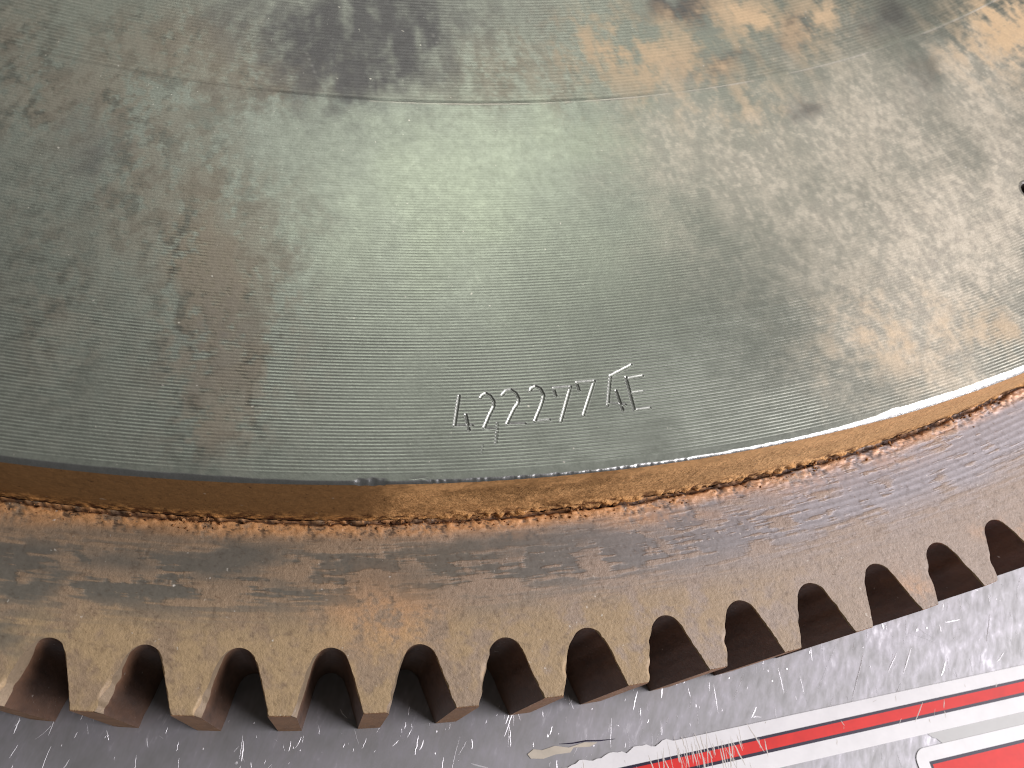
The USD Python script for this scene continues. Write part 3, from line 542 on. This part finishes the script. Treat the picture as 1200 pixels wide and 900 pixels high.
def tooth(k, fine_mesh):
    D = D_FINE if fine_mesh else D_COARSE; nr = len(D); r = R_TIP - D
    aL, aR = TH0 + DTH_FIT * k, TH0 + DTH_FIT * (k + 1)
    if not fine_mesh: aL, aR = TH0 + DTH * k + (DTH_FIT - DTH) * 0, TH0 + DTH * (k + 1)
    g_ = np.random.default_rng(300 + k); ss = r
    jit = lambda c, sd, amp: amp * (vnoise(ss, ss * 0 + k * 9.7, c, 1.0, sd) - 0.5) * np.minimum(1, (8 - D) / 0.8) if fine_mesh else 0 * r
    hL = hgap(D) + jit(1.4, 41, 0.20); hR = hgap(D) + jit(1.6, 42, 0.18)
    B = bev(D) * (1 + 0.25 * g_.normal()) ** 1 if fine_mesh else bev(D)
    B = np.maximum(B + jit(0.9, 43, 0.34), 0)
    chipL = 0.06 + np.abs(jit(0.7, 44, 0.34))
    ramp = np.minimum(1, (8 - D) / 0.5)
    levels = [(Z_RING, 0.9, 0), (Z_RING - 0.14, 0.0, 1), (Z_RING - 9, 0.0, 2), (0.03, 0.0, 3)]
    M = 22 if fine_mesh else 4
    la = aL + (hL + chipL * ramp) / r; ra = aR - (hR + B + 0.04 * ramp) / r
    u = np.linspace(0, 1, M); At = la[:, None] * (1 - u) + ra[:, None] * u
    rt = r.copy(); rt[-1] -= 0.14
    if fine_mesh: At[0] = np.linspace(aL, aR, M)
    Rt_ = np.repeat(rt[:, None], M, 1)
    c, sf, gz, *_ = ring_look(Rt_, At)
    ed = np.minimum(np.minimum(u, 1 - u)[None, :] * 6, 1) * np.minimum(1, (8 - D) / 0.6)[:, None]
    Zt = Z_RING + gz * ed
    if fine_mesh:
        nick = np.exp(-(((D - g_.uniform(0.5, 4.5)) / 0.7) ** 2)) * 0.55 * (g_.random() < 0.8); Zt[:, -2:] -= nick[:, None] * np.array([0.35, 1.0])
        Zt[-3:, :] -= (np.abs(g_.normal(0, 0.05, (3, M))) * np.array([0.3, 0.7, 1.3])[:, None])
    sh = Sheet(); sh.add(xyz(Rt_, At, Zt), c, sf)
    if sh.n[0][:, 2].mean() < 0: sh.n[0] = -sh.n[0]; sh.f[0] = sh.f[0][:, ::-1]
    oily_shaded = np.array([0.125, 0.066, 0.038]); o_s = (0.10, 0.50, 0.5)  # oily brown flank steel, with the deep shade of the gaps put into its colour
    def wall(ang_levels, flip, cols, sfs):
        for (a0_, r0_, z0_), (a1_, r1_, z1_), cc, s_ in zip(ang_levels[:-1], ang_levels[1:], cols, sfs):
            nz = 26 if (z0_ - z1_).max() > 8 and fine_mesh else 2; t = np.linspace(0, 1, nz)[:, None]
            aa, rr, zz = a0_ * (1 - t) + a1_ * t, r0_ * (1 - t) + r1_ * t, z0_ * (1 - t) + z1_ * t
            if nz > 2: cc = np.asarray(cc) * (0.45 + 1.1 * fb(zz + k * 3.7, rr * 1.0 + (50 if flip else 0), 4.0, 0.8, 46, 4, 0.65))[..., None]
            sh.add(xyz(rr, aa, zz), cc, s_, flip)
    z = lambda q: np.full(nr, float(q))
    mL = aL + hL / r; zl = Zt[:, 0]
    wall([(la, rt, zl), (mL, r, z(Z_RING - 0.16)), (mL, r, z(0.03))], True, [(0.34, 0.24, 0.14), oily_shaded], [(0.5, 0.45, 0.6), o_s])
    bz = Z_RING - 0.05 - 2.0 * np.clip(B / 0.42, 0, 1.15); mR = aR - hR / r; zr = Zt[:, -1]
    wall([(ra, rt, zr), (aR - (hR + B * 0.0 + 0.02) / r, r, bz), (mR, r, z(0.03))], False, [(0.46, 0.35, 0.235), oily_shaded], [(0.60, 0.36, 0.7), o_s])
    # the tip
    ta = np.linspace(0, 1, M); a_top = At[-1]; a_mid = mL[-1] * (1 - ta) + (ra[-1] + 0.03 / R_TIP) * ta; a_bot = mL[-1] * (1 - ta) + mR[-1] * ta
    t2 = np.full(M, R_TIP)
    tipc, tips = (0.300, 0.160, 0.078), (0.1, 0.6, 0.9)
    for (a0_, r0_, z0_), (a1_, r1_, z1_) in (((a_top, t2 - 0.14, Zt[-1]), (a_mid, t2, np.full(M, Z_RING - 0.18))), ((a_mid, t2, np.full(M, Z_RING - 0.18)), (a_bot, t2, np.full(M, bz[-1]))), ((a_bot, t2, np.full(M, bz[-1])), (a_bot, t2, np.full(M, 0.03)))):
        nz = 10 if fine_mesh and (z0_ - z1_).max() > 5 else 2; t = np.linspace(0, 1, nz)[:, None]
        aa, rr, zz = a0_ * (1 - t) + a1_ * t, r0_ * (1 - t) + r1_ * t, z0_ * (1 - t) + z1_ * t
        cc = np.asarray(tipc) * (0.7 + 0.6 * fb(zz, aa * 300, 1.2, 1.2, 45, 3))[..., None]
        sh.add(xyz(rr, aa, zz), cc, tips, True)
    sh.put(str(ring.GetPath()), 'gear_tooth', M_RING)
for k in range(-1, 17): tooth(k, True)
left = TH0 - DTH_FIT; right = TH0 + DTH_FIT * 17
n_rest = N_TEETH - 18
_TH0, _DTH = TH0, DTH
TH0, DTH = right, (left + 2 * math.pi - right) / n_rest
for k in range(n_rest): tooth(k, False)

# loose crumbs of rust lying along the seam
rc = np.random.default_rng(77); crumbs = []
base = trimesh.creation.icosphere(subdivisions=1, radius=1.0)
for i in range(380):
    a = rc.uniform(math.radians(11.5), math.radians(45)); rr = R_EDGE + 0.3 + abs(rc.normal(0, 0.75))
    dens = 0.35 + 0.65 * (vnoise(np.array([1.0]), np.array([a * 276]), 5, 7, 61)[0] > 0.42)
    if rc.random() > dens: continue
    sz = 0.06 + 0.15 * rc.random() ** 3
    v = base.vertices * (1 + rc.normal(0, 0.22, (len(base.vertices), 1))) * sz * rc.uniform(0.6, 1.3, 3)
    p = xyz(np.array(rr), np.array(a), np.array(Z_RING + 0.05 + sz * 0.2)); crumbs.append((v + p, base.faces))
v, f = join(crumbs)
M_CRUMB = usdkit.material(stage, '/World/Looks/rust_crumbs', {"g": ("geometry", {}), "n": ("noise_texture", {"scale": 900.0, "detail": 2.0}),
    "c": ("rgb_ramp", {"ramp": [(0.3, (0.10, 0.035, 0.014)), (0.5, (0.36, 0.17, 0.06)), (0.7, (0.55, 0.30, 0.13))]}), "p": ("principled_bsdf", {"roughness": 0.85})},
    [("g.position", "n.vector"), ("n.fac", "c.fac"), ("c.color", "p.base_color")], surface="p.BSDF")
tag(put(FW, 'rust_crumbs', v, f, M_CRUMB), 'loose orange rust crumbs along the seam', kind='stuff')
